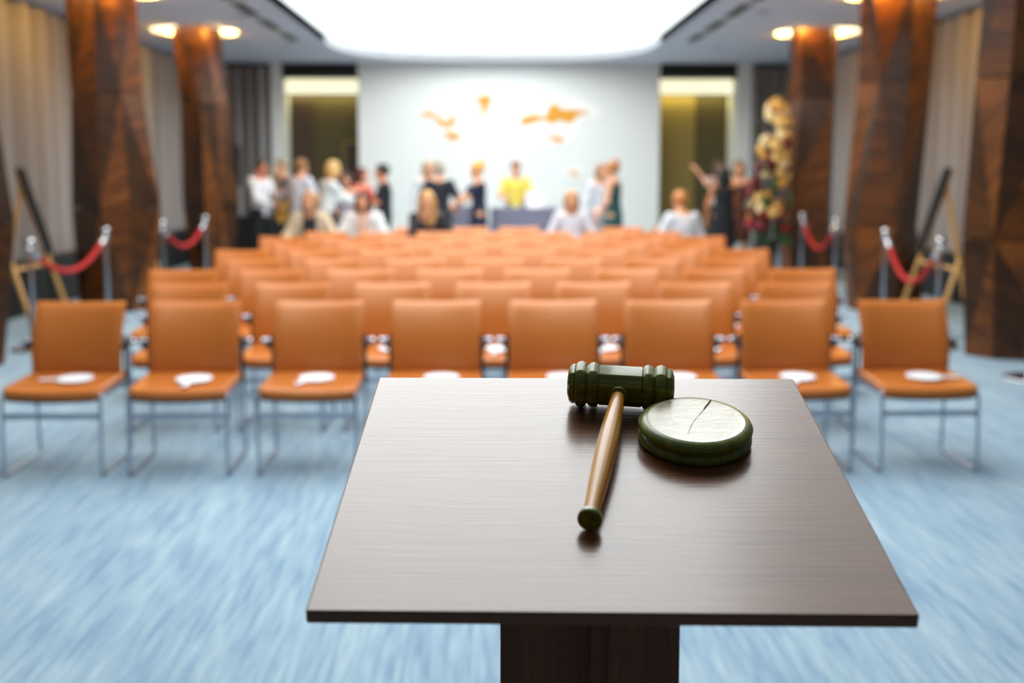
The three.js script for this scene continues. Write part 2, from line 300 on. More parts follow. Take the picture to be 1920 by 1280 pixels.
// ---------------------------------------------------------------- world map on the end wall
{
  const D = WALL_D - 0.06, P = (px, py) => new THREE.Vector2(X(px, D), Y(py, D));
  const plate = (pts, th, smooth = true) => {
    const v = pts.map(p => P(...p)); const c = smooth ? new THREE.SplineCurve([...v, v[0]]).getPoints(pts.length * 5) : v;
    return new THREE.ExtrudeGeometry(new THREE.Shape(c), { depth: th, bevelEnabled: false });
  };
  const acrylic = std({ color: srgb(246, 247, 243), roughness: 0.4 });
  const cont = (label, back, golds) => {
    const t = thing('map_continent', label, 'wall map', [0, 0, 0], 0, 'wall map of the world');
    obj('white_plate', plate(back, 0.008).translate(0, 0, -D - 0.055), acrylic, t);
    for (const g0 of golds) { const cx = g0.reduce((a, p) => a + p[0], 0) / g0.length, cy = g0.reduce((a, p) => a + p[1], 0) / g0.length, g = g0.map(p => [cx + (p[0] - cx) * 1.12, cy + (p[1] - cy) * 1.2]); obj('gold_inlay', plate(g, 0.008).translate(0, 0, -D - 0.046), M.gold, t); }
  };
  const c8 = pts => pts.map(([x, y]) => [760 + x * 0.198, 160 + y * 0.198]);   // outlines read off an enlarged detail
  cont('bright white North America on the wall map with thin gold inlays', c8([[130, 250], [330, 140], [520, 80], [620, 130], [600, 260], [680, 330], [560, 420], [530, 520], [440, 540], [350, 480], [300, 360], [180, 330]]),
    [c8([[190, 265], [215, 262], [290, 282], [345, 320], [380, 340], [415, 335], [428, 292], [450, 288], [456, 366], [390, 386], [338, 372], [292, 314], [200, 296]]), c8([[378, 450], [460, 452], [520, 490], [450, 512], [395, 480]])]);
  cont('bright white Greenland on the wall map with a gold wedge', c8([[650, 110], [740, 70], [850, 90], [840, 200], [740, 310], [690, 230]]), [c8([[675, 138], [750, 120], [800, 118], [804, 170], [770, 230], [725, 280], [730, 215]])]);
  cont('bright white South America on the wall map above the blonde heads', c8([[470, 560], [600, 580], [700, 660], [660, 780], [600, 900], [560, 960], [550, 820], [480, 700]]), []);
  cont('bright white Europe and Asia on the wall map with a broad gold inlay', c8([[960, 330], [1050, 210], [1250, 150], [1450, 120], [1700, 170], [1860, 240], [1780, 330], [1650, 340], [1640, 470], [1560, 540], [1500, 600], [1420, 560], [1320, 590], [1250, 480], [1130, 470], [1000, 450]]),
    [c8([[1115, 330], [1180, 295], [1260, 285], [1330, 300], [1370, 220], [1420, 200], [1470, 240], [1560, 245], [1640, 255], [1705, 268], [1600, 295], [1560, 345], [1500, 345], [1450, 330], [1390, 355], [1310, 325], [1210, 355], [1140, 365]]), c8([[1350, 470], [1400, 485], [1470, 490], [1488, 535], [1440, 530], [1370, 500]])]);
  cont('bright white Africa on the wall map above the person in yellow', c8([[900, 520], [1010, 480], [1150, 530], [1220, 620], [1140, 700], [1120, 820], [1060, 860], [1020, 720], [920, 650]]), []);
  cont('bright white Australia on the wall map with a small gold arc', c8([[1500, 800], [1580, 760], [1680, 790], [1690, 880], [1600, 900], [1520, 880]]), [c8([[1530, 845], [1575, 815], [1625, 830], [1645, 865], [1620, 855], [1575, 835]])]);
}
// ---------------------------------------------------------------- chairs
function makeChair() {
  const t = thing('conference_chair', '', 'chair');
  // seat: slightly bowed front, soft edge
  const sh = new THREE.Shape(); sh.moveTo(-0.225, -0.2); sh.lineTo(0.225, -0.2); sh.quadraticCurveTo(0.245, -0.2, 0.247, -0.18); sh.lineTo(0.252, 0.18); sh.quadraticCurveTo(0.252, 0.215, 0.215, 0.22); sh.quadraticCurveTo(0, 0.25, -0.215, 0.22); sh.quadraticCurveTo(-0.252, 0.215, -0.252, 0.18); sh.lineTo(-0.247, -0.18); sh.quadraticCurveTo(-0.245, -0.2, -0.225, -0.2);
  const flat = (dep, bev, y) => { const g = new THREE.ExtrudeGeometry(sh, { depth: dep, bevelEnabled: true, bevelSize: bev, bevelThickness: bev, bevelSegments: 3, curveSegments: 10 }); g.rotateX(Math.PI / 2).translate(0, y, 0); const p = g.attributes.position; for (let i = 0; i < p.count; i++) { const z = p.getZ(i); p.setY(i, p.getY(i) + -0.008 * (z / 0.24) - 0.024 * Math.max(0, (z - 0.12) / 0.13) ** 2); } g.computeVertexNormals(); return g; };
  obj('seat', flat(0.02, 0.012, 0.466), M.leather, t);
  obj('seat_shell', flat(0.012, 0.004, 0.433), M.shell, t);
  // backrest: bent leather panel
  const back = (w, h, th, y0, dz, r) => { const g = new RoundedBoxGeometry(w, h, th, 4, r); const idx = g; const src = new THREE.BoxGeometry(w, h, th, 16, 14, 2), p = src.attributes.position;
    for (let i = 0; i < p.count; i++) { let x = p.getX(i), y = p.getY(i), z = p.getZ(i); const u = x / (w / 2), v = y / h + 0.5;
      const ex = Math.max(0, Math.abs(y) - h / 2 + r) / r, ey = Math.max(0, Math.abs(x) - w / 2 + r) / r; z *= Math.sqrt(Math.max(0.12, 1 - 0.88 * Math.max(ex, ey) ** 2));
      if (v > 0.5) y -= 0.010 * (1 - u * u) * (v - 0.5) * 2; x *= 1 - 0.02 * (1 - v);
      p.setXYZ(i, x, y + y0 + h / 2, z + dz + 0.035 * u * u + 0.075 * v - 0.17 * v * v); }
    src.computeVertexNormals(); return toCreasedNormals(src, 1.0); };
  obj('backrest', back(0.51, 0.425, 0.04, 0.44, -0.20, 0.03), M.leather, t);
  // tubular sled frames
  for (const s of [-1, 1]) {
    const x = s * 0.262, R = 0.009;
    const f = obj('side_frame', tube([[x * 0.97, 0.43, 0.17], [x, 0.41, 0.21], [x, 0.2, 0.222], [x, 0.03, 0.228], [x, 0.011, 0.2], [x, 0.011, 0], [x, 0.011, -0.2], [x, 0.03, -0.235], [x, 0.2, -0.225], [x, 0.42, -0.215]], R, 60, 10, 0.3), M.frame, t);
    obj('glide', [rbox(0.024, 0.01, 0.04, 0.004, x, 0.005, 0.19), rbox(0.024, 0.01, 0.04, 0.004, x, 0.005, -0.19)], M.darkFrame, f);
    obj('back_upright', tube([[x, 0.40, -0.215], [x, 0.5, -0.20], [x, 0.62, -0.195], [x * 0.99, 0.68, -0.2]], 0.011, 20, 10), M.darkFrame, t);
    const ar = obj('link_arm', tube([[x, 0.645, -0.195], [x + s * 0.02, 0.655, -0.18], [x + s * 0.045, 0.655, -0.175], [x + s * 0.056, 0.65, -0.175]], 0.0125, 16, 10), M.frame, t);
    obj('link_cap', ball(0.016, x + s * 0.05, 0.652, -0.175, 14), M.chrome, ar);
    obj('arm_clamp', rbox(0.03, 0.035, 0.06, 0.006, x + s * 0.012, 0.628, -0.17), M.darkFrame, t);
    obj('seat_bracket', bar([x, 0.422, -0.2], [x, 0.422, 0.18], 0.014, 0.02), M.frame, t);
  }
  obj('crossbar', rbox(0.52, 0.03, 0.012, 0.004, 0, 0.315, 0.205), M.frame, t);
  obj('crossbar', rbox(0.52, 0.02, 0.012, 0.004, 0, 0.40, -0.19), M.frame, t);
  t.scale.set(0.97, 1, 0.97);
  return t;
}
const chair0 = makeChair(); let used = false;
const rowX = r => r === 0 ? [-2.29, -1.645, -0.969, -0.321, 0.33, 0.972, 1.623, 2.292] : r % 2 === 0 ? [-3.5, -2.5, -1.5, -0.5, 0.5, 1.5, 2.5, 3.5].map(k => k * 0.648) : [-3, -2, -1, 0, 1, 2, 3].map(k => k * 0.648);
const chairD = r => 5.82 + r * 0.96;
function paddle() {
  const t = thing('bid_paddle', '', 'paddle');
  const g = new THREE.CylinderGeometry(0.095, 0.095, 0.004, 36); obj('disc', g.translate(0, 0.002, 0), M.paper, t);
  obj('handle', rbox(0.032, 0.004, 0.10, 0.0018, 0, 0.002, 0.13, 2), M.paper, t);
  return t;
}
const paddle0 = paddle(); paddle0.rotation.x = 0.034; let pUsed = false;
for (let r = 0; r < 9; r++) for (const [n, x] of rowX(r).entries()) {
  const e = rowX(r).length - 1 - n, end = n === e ? 'in the middle of the row' : `${ordinal[Math.min(n, e)].replace('front', 'first')} from the ${n < e ? 'saxophone' : 'flower'} side`;
  const label = `tan leather chair in the ${ordinal[r]} row${r && r < 8 ? ' from the lectern' : ''}, ${end}`, group = `chairs of the ${ordinal[r]} row`;
  const p = [x + (r ? rr(-0.004, 0.004) : 0), 0, -chairD(r)], a = rr(-0.02, 0.02);
  if (!used) { used = true; chair0.position.set(...p); chair0.rotation.y = a; tag(chair0, label, 'chair', group); } else dup(chair0, p, a, label, group);
  if (r < 4) {
    const pp = [p[0] + rr(0.01, 0.05) * (x < -2 ? 1 : 1), 0.4785, p[2] + 0.02 + rr(-0.02, 0.02)], pl = `white round paddle on the ${ordinal[r]} row chair ${end}`, pg = `paddles on the ${ordinal[r]} row seats`, ta = x < -2.2 ? -1.4 : x > 2.2 ? 1.4 : rr(-0.5, 0.3);
    if (!pUsed) { pUsed = true; paddle0.position.set(...pp); paddle0.rotation.y = ta; tag(paddle0, pl, 'paddle', pg); } else dup(paddle0, pp, ta, pl, pg);
  }
}
// ---------------------------------------------------------------- stanchions and ropes
function stanchion() {
  const t = thing('stanchion', '', 'stanchion');
  obj('base', lathe([[0, 0], [0.19, 0], [0.192, 0.008], [0.185, 0.018], [0.1, 0.038], [0.035, 0.05], [0.026, 0.06], [0, 0.06]], 48), M.chrome, t);
  obj('post', rod([0, 0.05, 0], [0, 0.9, 0], 0.024, 0.024, 24), M.chrome, t);
  const col = obj('collar', lathe([[0.024, 0.86], [0.034, 0.865], [0.036, 0.885], [0.03, 0.905], [0.026, 0.92]], 30), M.chrome, t);
  for (const q of [1, -1]) obj('rope_ring', new THREE.TorusGeometry(0.018, 0.005, 8, 18).translate(0, 0.875, q * 0.052), M.chrome, col);
  obj('ball_finial', ball(0.043, 0, 0.955, 0, 26), M.chrome, t);
  return t;
}
const st0 = stanchion(); let sUsed = false;
const post = (x, d, label) => { const p = [x, 0, -d]; if (!sUsed) { sUsed = true; st0.position.set(...p); tag(st0, label, 'stanchion', 'chrome rope stanchions'); } else dup(st0, p, 0, label, 'chrome rope stanchions'); };
function rope([x0, d0], [x1, d1], sag, label) {
  const pts = [], A = V(x0, 0.862, -d0), B = V(x1, 0.862, -d1), dir = B.clone().sub(A).normalize(); A.addScaledVector(dir, 0.07); B.addScaledVector(dir, -0.07);
  for (let i = 0; i <= 16; i++) { const u = i / 16, p = A.clone().lerp(B, u); p.y -= sag * 4 * u * (1 - u); pts.push(p.toArray()); }
  const t = thing('barrier_rope', label, 'rope', A.toArray(), 0, 'red velvet barrier ropes');
  const rel = pts.map(p => [p[0] - A.x, p[1] - A.y, p[2] - A.z]);
  obj('velvet_rope', tube(rel, 0.026, 60, 14), M.rope, t);
  obj('end_hook', rod(rel[0], [rel[1][0] * 0.8, rel[1][1] * 0.8, rel[1][2] * 0.8], 0.031, 0.031, 16), M.chrome, t);
  const e = rel[16], f = rel[15], m = f.map((v, i) => e[i] + (v - e[i]) * 0.8); obj('end_hook', rod(e, m, 0.031, 0.031, 16), M.chrome, t);
}
const pairs = [
  [[-4.07, 9.64], [-4.03, 11.41], 0.24, 'before the saxophone side easel'], [[-3.9, 12.93], [-3.72, 14.15], 0.22, 'beside the saxophone side columns'],
  [[3.98, 9.64], [4.0, 11.06], 0.34, 'before the flower side easel'], [[4.22, 13.37], [4.23, 14.89], 0.3, 'next to the flower arrangement'],
];
for (const [a, b, sag, where] of pairs) {
  post(...a, 'chrome post at the lectern end of the rope ' + where); post(...b, 'chrome post at the crowd end of the rope ' + where);
  rope(a, b, sag, 'sagging red velvet rope ' + where);
}
post(X(1952, 8.15), 8.15, 'chrome post with only its round base in view beside the near column');
// ---------------------------------------------------------------- easels
function easel(x, d, s, half, label) {   // s: +1 faces right (stands on the left), -1 the reverse
  const t = thing('display_easel', label, 'easel', [x, 0, -d], 0, 'wooden display easels');
  const lean = 0.32, up = (h, z, o = 0) => [-s * h * lean + s * o, h, z];
  obj('leg', bar(up(0, half), up(0.72, half * 0.95), 0.045, 0.03), M.easelWood, t);
  obj('leg', bar(up(0, -half), up(1.56, -half * 0.9), 0.045, 0.03), M.easelWood, t);
  obj('rear_leg', bar([-s * 0.56, 0, 0], up(1.4, -half * 0.85), 0.04, 0.025), M.easelWood, t);
  obj('crosspiece', bar(up(0.62, half * 0.94), up(0.62, -half * 0.94), 0.045, 0.03), M.easelWood, t);
  const p = thing('dark_board', 'narrow dark board on the ' + label, 'board', [x, 0, -d], 0, 'narrow dark boards');
  const m = -half * 0.9 + 0.0;
  obj('board', bar(up(0.72, m, 0.045), up(1.6, m, 0.045), 0.12, 0.02, [1, 0, 0]), M.black, p);
  obj('edge_strip', [bar(up(0.72, m + 0.065, 0.05), up(1.6, m + 0.065, 0.05), 0.02, 0.03, [1, 0, 0]), bar(up(0.72, m - 0.065, 0.05), up(1.6, m - 0.065, 0.05), 0.02, 0.03, [1, 0, 0])], M.blackGloss, p);
}
easel(-4.44, 11.04, 1, 0.46, 'wooden easel behind the near rope on the saxophone side');
easel(-4.42, 14.3, 1, 0.42, 'wooden easel behind the far rope on the saxophone side');
easel(4.31, 11.0, -1, 0.5, 'wooden easel behind the near rope on the flower side');
// ---------------------------------------------------------------- loudspeaker
{
  const t = thing('loudspeaker', 'tall black loudspeaker on a stand against the end curtain', 'speaker', [X(441, 19.3), 0, -19.3]);
  obj('stand', [rod([0, 0, 0], [0, 1.3, 0], 0.02), rod([0, 0.5, 0], [-0.3, 0.01, 0.2], 0.014), rod([0, 0.5, 0], [0.3, 0.01, 0.2], 0.014), rod([0, 0.5, 0], [0, 0.01, -0.34], 0.014)], M.black, t);
  obj('cabinet', rbox(0.24, 0.72, 0.26, 0.02, 0, 1.64, 0), M.black, t);
  obj('grille', rbox(0.2, 0.66, 0.02, 0.008, 0, 1.64, 0.13), M.blackGloss, t);
}
// ---------------------------------------------------------------- lectern with slanted top
const TB = { c: V(0.10341, 1.29297, -1.08163), yaw: -0.03593, tilt: 0.23874, w: 0.5, l: 0.4576, th: 0.0125 };
const TQ = new THREE.Quaternion().setFromAxisAngle(V(0, 1, 0), TB.yaw).multiply(new THREE.Quaternion().setFromAxisAngle(V(1, 0, 0), TB.tilt));
function onTop(px, py, h) {   // pixel -> point in the slanted top's own axes, at height h over it
  const dir = V((px - 960) / FOCAL, -(py - 515) / FOCAL, -1).applyQuaternion(camera.quaternion), inv = TQ.clone().invert();
  const o = V(0, EYE, 0).sub(TB.c).applyQuaternion(inv), d = dir.applyQuaternion(inv), k = (h - o.y) / d.y; return o.addScaledVector(d, k);
}
{
  const t = thing('lectern', 'dark brown wooden lectern with slanted rectangular top on a square post', 'lectern', [TB.c.x, 0, TB.c.z], TB.yaw);
  const top = rbox(TB.w, TB.th, TB.l, 0.0012, 0, -TB.th / 2, 0, 2), p = top.attributes.position, uv = top.attributes.uv; for (let i = 0; i < p.count; i++) uv.setXY(i, p.getX(i), p.getZ(i));
  const tm = obj('slanted_top', top, M.table, t); tm.rotation.x = TB.tilt; tm.position.y = TB.c.y;
  obj('edge_band', [box(TB.w - 0.003, TB.th - 0.0025, 0.001, 0, -TB.th / 2, TB.l / 2), box(0.001, TB.th - 0.0025, TB.l - 0.003, TB.w / 2, -TB.th / 2, 0), box(0.001, TB.th - 0.0025, TB.l - 0.003, -TB.w / 2, -TB.th / 2, 0)], M.tableEdge, tm);
  const inv = TB.yaw, zf = 0.06, lx = (px, z = zf) => { const d = V((px - 960) / FOCAL, -(1235 - 515) / FOCAL, -1).applyQuaternion(camera.quaternion); return d.x / -d.z * (-TB.c.z - z) - TB.c.x - z * TB.yaw; };
  const hTop = z => TB.c.y - TB.th - z * Math.tan(TB.tilt);
  const pnl = (x0, x1, z0, z1) => { const g = new THREE.BoxGeometry(x1 - x0, 1, z1 - z0, 1, 1, 1), q = g.attributes.position, u = g.attributes.uv;
    for (let i = 0; i < q.count; i++) { const x = q.getX(i) + (x0 + x1) / 2, z = q.getZ(i) + (z0 + z1) / 2, y = q.getY(i) > 0 ? hTop(z) - 0.001 : 0.03; q.setXYZ(i, x, y, z); u.setXY(i, y, x + z); } g.computeVertexNormals(); return g; };
  obj('post_panel', pnl(lx(938, 0.02), lx(1262, 0.02), -0.1, 0.02), M.post, t);
  obj('post_fillet', pnl(lx(1110), lx(1142), 0.02, 0.045), M.post, t);
  obj('post_panel', pnl(lx(1142), lx(1273), 0.02, zf), M.post, t);
  obj('base_plate', rbox(0.42, 0.03, 0.36, 0.004, 0, 0.015, -0.03), M.post, t);
}
// gavel and sounding block
function frameOf(o, p, q) { o.position.copy(p); if (q) o.quaternion.copy(q); }
const topToWorld = p => p.clone().applyQuaternion(TQ).add(TB.c);
const spin = (g, n) => { const u = g.attributes.uv; for (let i = 0; i < u.count; i++) u.setXY(i, u.getY(i) * 1.2, u.getX(i) * n); return g; };
{
  const RB = 0.026, a = onTop(1064, 718, RB), b = onTop(1265, 729, RB), c = a.clone().add(b).multiplyScalar(0.5), len = a.distanceTo(b);
  const t = thing('gavel', 'turned wooden gavel with beaded barrel head and brown handle on the lectern top', 'gavel', [0, 0, 0]);
  t.position.copy(topToWorld(c)); t.quaternion.copy(TQ);
  const h = len / 2, u = x => x * len / 0.2;      // fractions measured along the head
  const prof = [[0, -h], [0.014, -h + 0.0008], [0.0205, -h + 0.003], [0.0222, -h + 0.0055], [0.0225, -h + 0.0085], [0.0215, -h + 0.0088]];
  const bead = (at, w, r0, r1) => { for (let i = 0; i <= 10; i++) { const k = i / 10, v = Math.sin(k * Math.PI); prof.push([r0 + (r1 - r0) * Math.pow(v, 0.6), at + w * k]); } };
  bead(-h + 0.009, 0.0135, 0.0215, RB); bead(-h + 0.0235, 0.0125, 0.0218, 0.0254);
  prof.push([0.0215, -h + 0.0365], [0.0228, -h + 0.037], [0.0228, 0], [0.0228, h - 0.037], [0.0215, h - 0.0365]);
  bead(h - 0.036, 0.0125, 0.0218, 0.0254); bead(h - 0.0225, 0.0135, 0.0215, RB);
  prof.push([0.0215, h - 0.0088], [0.0225, h - 0.0085], [0.0222, h - 0.0055], [0.0205, h - 0.003], [0.014, h - 0.0008], [0, h]);
  const axis = b.clone().sub(a).normalize(), qh = new THREE.Quaternion().setFromUnitVectors(V(0, 1, 0), axis);
  const hd = obj('head', spin(toCreasedNormals(lathe(prof, 72), 0.7), 3), M.gavelHead, t); hd.quaternion.copy(qh);
  const k = onTop(1105, 976, 0.0118).sub(c), L = k.length(), qd = new THREE.Quaternion().setFromUnitVectors(V(0, 1, 0), k.clone().normalize());
  const r = [[0, 0], [0.0072, 0.012], [0.0076, 0.028], [0.0086, 0.045], [0.0098, 0.075], [0.0108, 0.105], [0.0110, 0.13], [0.0104, 0.165], [0.0092, 0.2], [0.0080, 0.226], [0.0076, 0.24]].map(([x, y]) => [x, y / 0.24 * (L - 0.012)]);
  const hs = obj('handle', spin(lathe([...new THREE.SplineCurve(r.map(p => new THREE.Vector2(...p))).getPoints(50).map(p => [p.x, p.y])], 40), 2), M.gavelHandle, t); hs.quaternion.copy(qd);
  const kn = obj('end_knob', lathe([[0.0074, L - 0.014], [0.0092, L - 0.011], [0.0112, L - 0.007], [0.0116, L - 0.003], [0.0112, L - 0.0005], [0.0100, L], [0, L + 0.0006]], 40), M.gavelHead, hs);
  const col = obj('collar', lathe([[0.0072, 0.021], [0.0105, 0.0215], [0.0112, 0.0235], [0.0105, 0.0255], [0.0076, 0.026]], 32), M.gavelHead, t); col.quaternion.copy(qd);
}
const crackTex = dataTex(512, 512, (u, v) => {
  const a = pn(u + pn(u, v, 4, 4, 81) * 0.15, v, 5, 26, 82), b = pn(u, v, 60, 60, 83), c = pn(u, v + u * 0.4, 7, 40, 84); const w = pn(u, v, 5, 5, 85), r = Math.abs(pn(u + w * 0.2, v + w * 0.12, 9, 13, 86) - 0.5), m = r < 0.022 && pn(u, v, 6, 6, 87) > 0.5 ? 0.55 : 0; const col = mixc([150, 128, 88], [210, 192, 150], (a - 0.5) * 0.7 + (b - 0.5) * 0.25 + (c - 0.5) * 0.6 + 0.62 - m);
  return col;
}, true);
{
  const c = onTop(1302, 826, 0.0), t = thing('sounding_block', 'round two tier wooden sounding block with cracked pale top beside the gavel', 'sounding block', [0, 0, 0]);
  t.position.copy(topToWorld(c)); t.quaternion.copy(TQ);
  const p = [[0, 0], [0.055, 0], [0.0585, 0.0015], [0.0602, 0.005], [0.0598, 0.009], [0.0565, 0.0112], [0.0540, 0.0125], [0.0565, 0.0138], [0.0602, 0.0165], [0.0606, 0.019], [0.0590, 0.022], [0.0560, 0.0245], [0.0535, 0.0252], [0.0522, 0.0256], [0.0518, 0.0258]];
  obj('body', spin(lathe(p, 96), 3), M.block, t);
  const top = lathe([[0.0518, 0.0258], [0.0512, 0.0254], [0.046, 0.0249], [0.03, 0.0245], [0, 0.0243]], 96), q = top.attributes.position, uv = top.attributes.uv; for (let i = 0; i < q.count; i++) uv.setXY(i, q.getX(i) * 9 + 0.5, q.getZ(i) * 9 + 0.5);
  obj('striking_face', top, phys({ map: crackTex, bumpMap: crackTex, bumpScale: 0.0006, roughness: 0.34, clearcoat: 0.6, clearcoatRoughness: 0.2 }), t);
  // the crack: a thin dark splinter line let into the face
  const line = [[0.023, -0.046], [0.019, -0.038], [0.0145, -0.03], [0.012, -0.024], [0.003, -0.008], [-0.003, 0.004], [-0.008, 0.018], [-0.013, 0.034]], w = [0.0009, 0.0008, 0.0007, 0.0003, 0.0002, 0.0002, 0.0002, 0.0001], pos = [];
  for (let i = 0; i < line.length - 1; i++) { const A = line[i], B = line[i + 1], dx = B[0] - A[0], dz = B[1] - A[1], l = Math.hypot(dx, dz), n = [-dz / l, dx / l], f = (P, s, ww) => [P[0] + n[0] * s * ww, 0.0251 + 0.0006 * (Math.hypot(...P) / 0.05) ** 2, P[1] + n[1] * s * ww]; const a = f(A, 1, w[i]), b = f(A, -1, w[i]), c2 = f(B, 1, w[i + 1]), d = f(B, -1, w[i + 1]); pos.push(...a, ...b, ...c2, ...c2, ...b, ...d); }
  const g = new THREE.BufferGeometry(); g.setAttribute('position', new THREE.Float32BufferAttribute(pos, 3)); g.computeVertexNormals();
  obj('crack', g, std({ color: srgb(60, 46, 30), roughness: 0.9 }), t);
}
// ---------------------------------------------------------------- draped tables, things on them
function drapedTable(x, d, w, dep, h, label) {
  const t = thing('draped_table', label, 'table', [x, 0, -d], 0, 'grey draped high tables');
  const n = 160, g = new THREE.CylinderGeometry(1, 1, h - 0.03, n, 6, true), p = g.attributes.position;
  for (let i = 0; i < p.count; i++) { const a = Math.atan2(p.getZ(i), p.getX(i)), y = p.getY(i), k = 0.5 - y / (h - 0.03), e = 0.25, sx = Math.sign(Math.cos(a)) * Math.abs(Math.cos(a)) ** e * w / 2, sz = Math.sign(Math.sin(a)) * Math.abs(Math.sin(a)) ** e * dep / 2, f = 1 + (0.015 + 0.035 * k) * Math.sin(a * 22); p.setXYZ(i, sx * f, y + (h - 0.03) / 2 + 0.01, sz * f); }
  g.computeVertexNormals();
  obj('cloth_skirt', g, M.greyCloth, t); obj('table_top', rbox(w * 1.0, 0.03, dep * 1.0, 0.01, 0, h - 0.005, 0), M.greyCloth, t);
}
drapedTable(X(982, 17.3), 17.3, 1.04, 0.6, 0.97, 'grey draped high table in front of the person in yellow');
drapedTable(X(868, 18.1), 18.1, 0.6, 0.5, 0.97, 'grey draped high table behind the woman in navy');
{
  const t = thing('display_stand', 'small white display stand on the grey draped table', 'stand', [X(1003, 17.3), 0.981, -17.27]);
  obj('panel', rbox(0.3, 0.24, 0.015, 0.005, 0, 0.125, 0), M.paper, t); obj('foot', rbox(0.2, 0.01, 0.12, 0.004, 0, 0.005, 0), M.paper, t);
}
// ---------------------------------------------------------------- flower arrangement
{
  const x = X(1446, 15.0), t = thing('flower_arrangement', 'tall arrangement of cream and gold roses with burgundy blooms by the column', 'flowers', [x, 0, -15.05]);
  obj('pedestal', lathe([[0, 0], [0.2, 0], [0.2, 0.03], [0.1, 0.06], [0.09, 0.5], [0.16, 0.58], [0.17, 0.62], [0, 0.62]], 36), M.black, t);
  obj('stem_frame', rod([0, 0.6, 0], [0.1, 2.45, 0], 0.02), std({ color: srgb(60, 80, 40), roughness: 0.8 }), t);
  const petal = [];
  for (let l = 0; l < 4; l++) for (let k = 0; k < 5; k++) { const g = new THREE.SphereGeometry(0.075 - l * 0.013, 7, 5, 0, 2.0, 0.5, 1.5); g.rotateY(k * 1.2566 + l * 0.6).translate(0, l * 0.006, 0); petal.push(g); }
  const rose = merge(petal), fm = [srgb(240, 214, 158), srgb(226, 168, 80), srgb(236, 190, 110), srgb(104, 22, 30), srgb(140, 24, 26)].map(c => std({ color: c, roughness: 0.7 }));
  const add = (fx, fy, fz, s, m) => { const o = new THREE.Mesh(rose, fm[m]); o.name = m > 2 ? 'burgundy_bloom' : 'rose'; o.position.set(fx, fy, fz); o.scale.setScalar(s); o.rotation.set(rr(0.4, 1.4), rr(-1, 1), 0); o.castShadow = o.receiveShadow = true; t.add(o); };
  for (let i = 0; i < 80; i++) { const k = rnd(), y = 0.75 + k * 1.75, r = 0.30 - 0.2 * k, a = rr(-0.6, 3.7), m = (y < 1.0 ? (rnd() < 0.8 ? 3 + (i % 2) : 1) : rnd() < 0.2 ? 3 : i % 3); add(Math.cos(a) * r * rr(0.5, 1) + k * 0.1 - (y < 1.5 ? 0.06 : 0), y, Math.sin(a) * r * 0.8, rr(0.85, 1.35), m); }
  const leaf = new THREE.SphereGeometry(0.12, 8, 5); leaf.scale(0.35, 1, 0.06); const lm = std({ color: srgb(48, 84, 34), roughness: 0.6 });
  for (let i = 0; i < 40; i++) { const k = rnd() ** 2, o = new THREE.Mesh(leaf, lm); o.name = 'leaf'; o.position.set(rr(-0.28, 0.3), 0.6 + k * 1.5, rr(-0.1, 0.28)); o.rotation.set(rr(-1, 1), rr(0, 6), rr(-1.4, 1.4)); o.castShadow = o.receiveShadow = true; t.add(o); }
}
// ---------------------------------------------------------------- people
function nets(f, lo, hi, c) {   // naive surface nets: a closed smooth mesh of f = 0
  const n = [0, 1, 2].map(i => Math.ceil((hi[i] - lo[i]) / c) + 2), [nx, ny, nz] = n, at = (i, j, k) => i + nx * (j + ny * k), val = new Float32Array(nx * ny * nz);
  for (let k = 0; k < nz; k++) for (let j = 0; j < ny; j++) for (let i = 0; i < nx; i++) val[at(i, j, k)] = f(lo[0] + i * c, lo[1] + j * c, lo[2] + k * c);
  const id = new Int32Array(nx * ny * nz).fill(-1), pos = [], idx = [];
  for (let k = 0; k < nz - 1; k++) for (let j = 0; j < ny - 1; j++) for (let i = 0; i < nx - 1; i++) {
    let m = 0, sx = 0, sy = 0, sz = 0, cnt = 0; const v = [];
    for (let q = 0; q < 8; q++) { v[q] = val[at(i + (q & 1), j + (q >> 1 & 1), k + (q >> 2))]; if (v[q] < 0) m |= 1 << q; }
    if (m === 0 || m === 255) continue;
    for (let a = 0; a < 8; a++) for (const ax of [1, 2, 4]) { if (a & ax) continue; const b = a | ax; if ((v[a] < 0) === (v[b] < 0)) continue; const t = v[a] / (v[a] - v[b]); sx += (a & 1) + (ax === 1 ? t : 0); sy += (a >> 1 & 1) + (ax === 2 ? t : 0); sz += (a >> 2) + (ax === 4 ? t : 0); cnt++; }
    id[at(i, j, k)] = pos.length / 3; pos.push(lo[0] + (i + sx / cnt) * c, lo[1] + (j + sy / cnt) * c, lo[2] + (k + sz / cnt) * c);
  }
  const quad = (a, b, d, e, flip) => { if (a < 0 || b < 0 || d < 0 || e < 0) return; flip ? idx.push(a, d, b, a, e, d) : idx.push(a, b, d, a, d, e); };
  for (let k = 1; k < nz - 1; k++) for (let j = 1; j < ny - 1; j++) for (let i = 1; i < nx - 1; i++) {
    const s = val[at(i, j, k)] < 0;
    if (s !== val[at(i + 1, j, k)] < 0) quad(id[at(i, j - 1, k - 1)], id[at(i, j, k - 1)], id[at(i, j, k)], id[at(i, j - 1, k)], !s);
    if (s !== val[at(i, j + 1, k)] < 0) quad(id[at(i - 1, j, k - 1)], id[at(i - 1, j, k)], id[at(i, j, k)], id[at(i, j, k - 1)], !s);
    if (s !== val[at(i, j, k + 1)] < 0) quad(id[at(i - 1, j - 1, k)], id[at(i, j - 1, k)], id[at(i, j, k)], id[at(i - 1, j, k)], !s);
  }
  const g = new THREE.BufferGeometry(); g.setAttribute('position', new THREE.Float32BufferAttribute(pos, 3)); g.setIndex(idx); g.computeVertexNormals(); return g;
}
const smin = (a, b, k) => { const h = Math.max(k - Math.abs(a - b), 0) / k; return Math.min(a, b) - h * h * k * 0.25; };
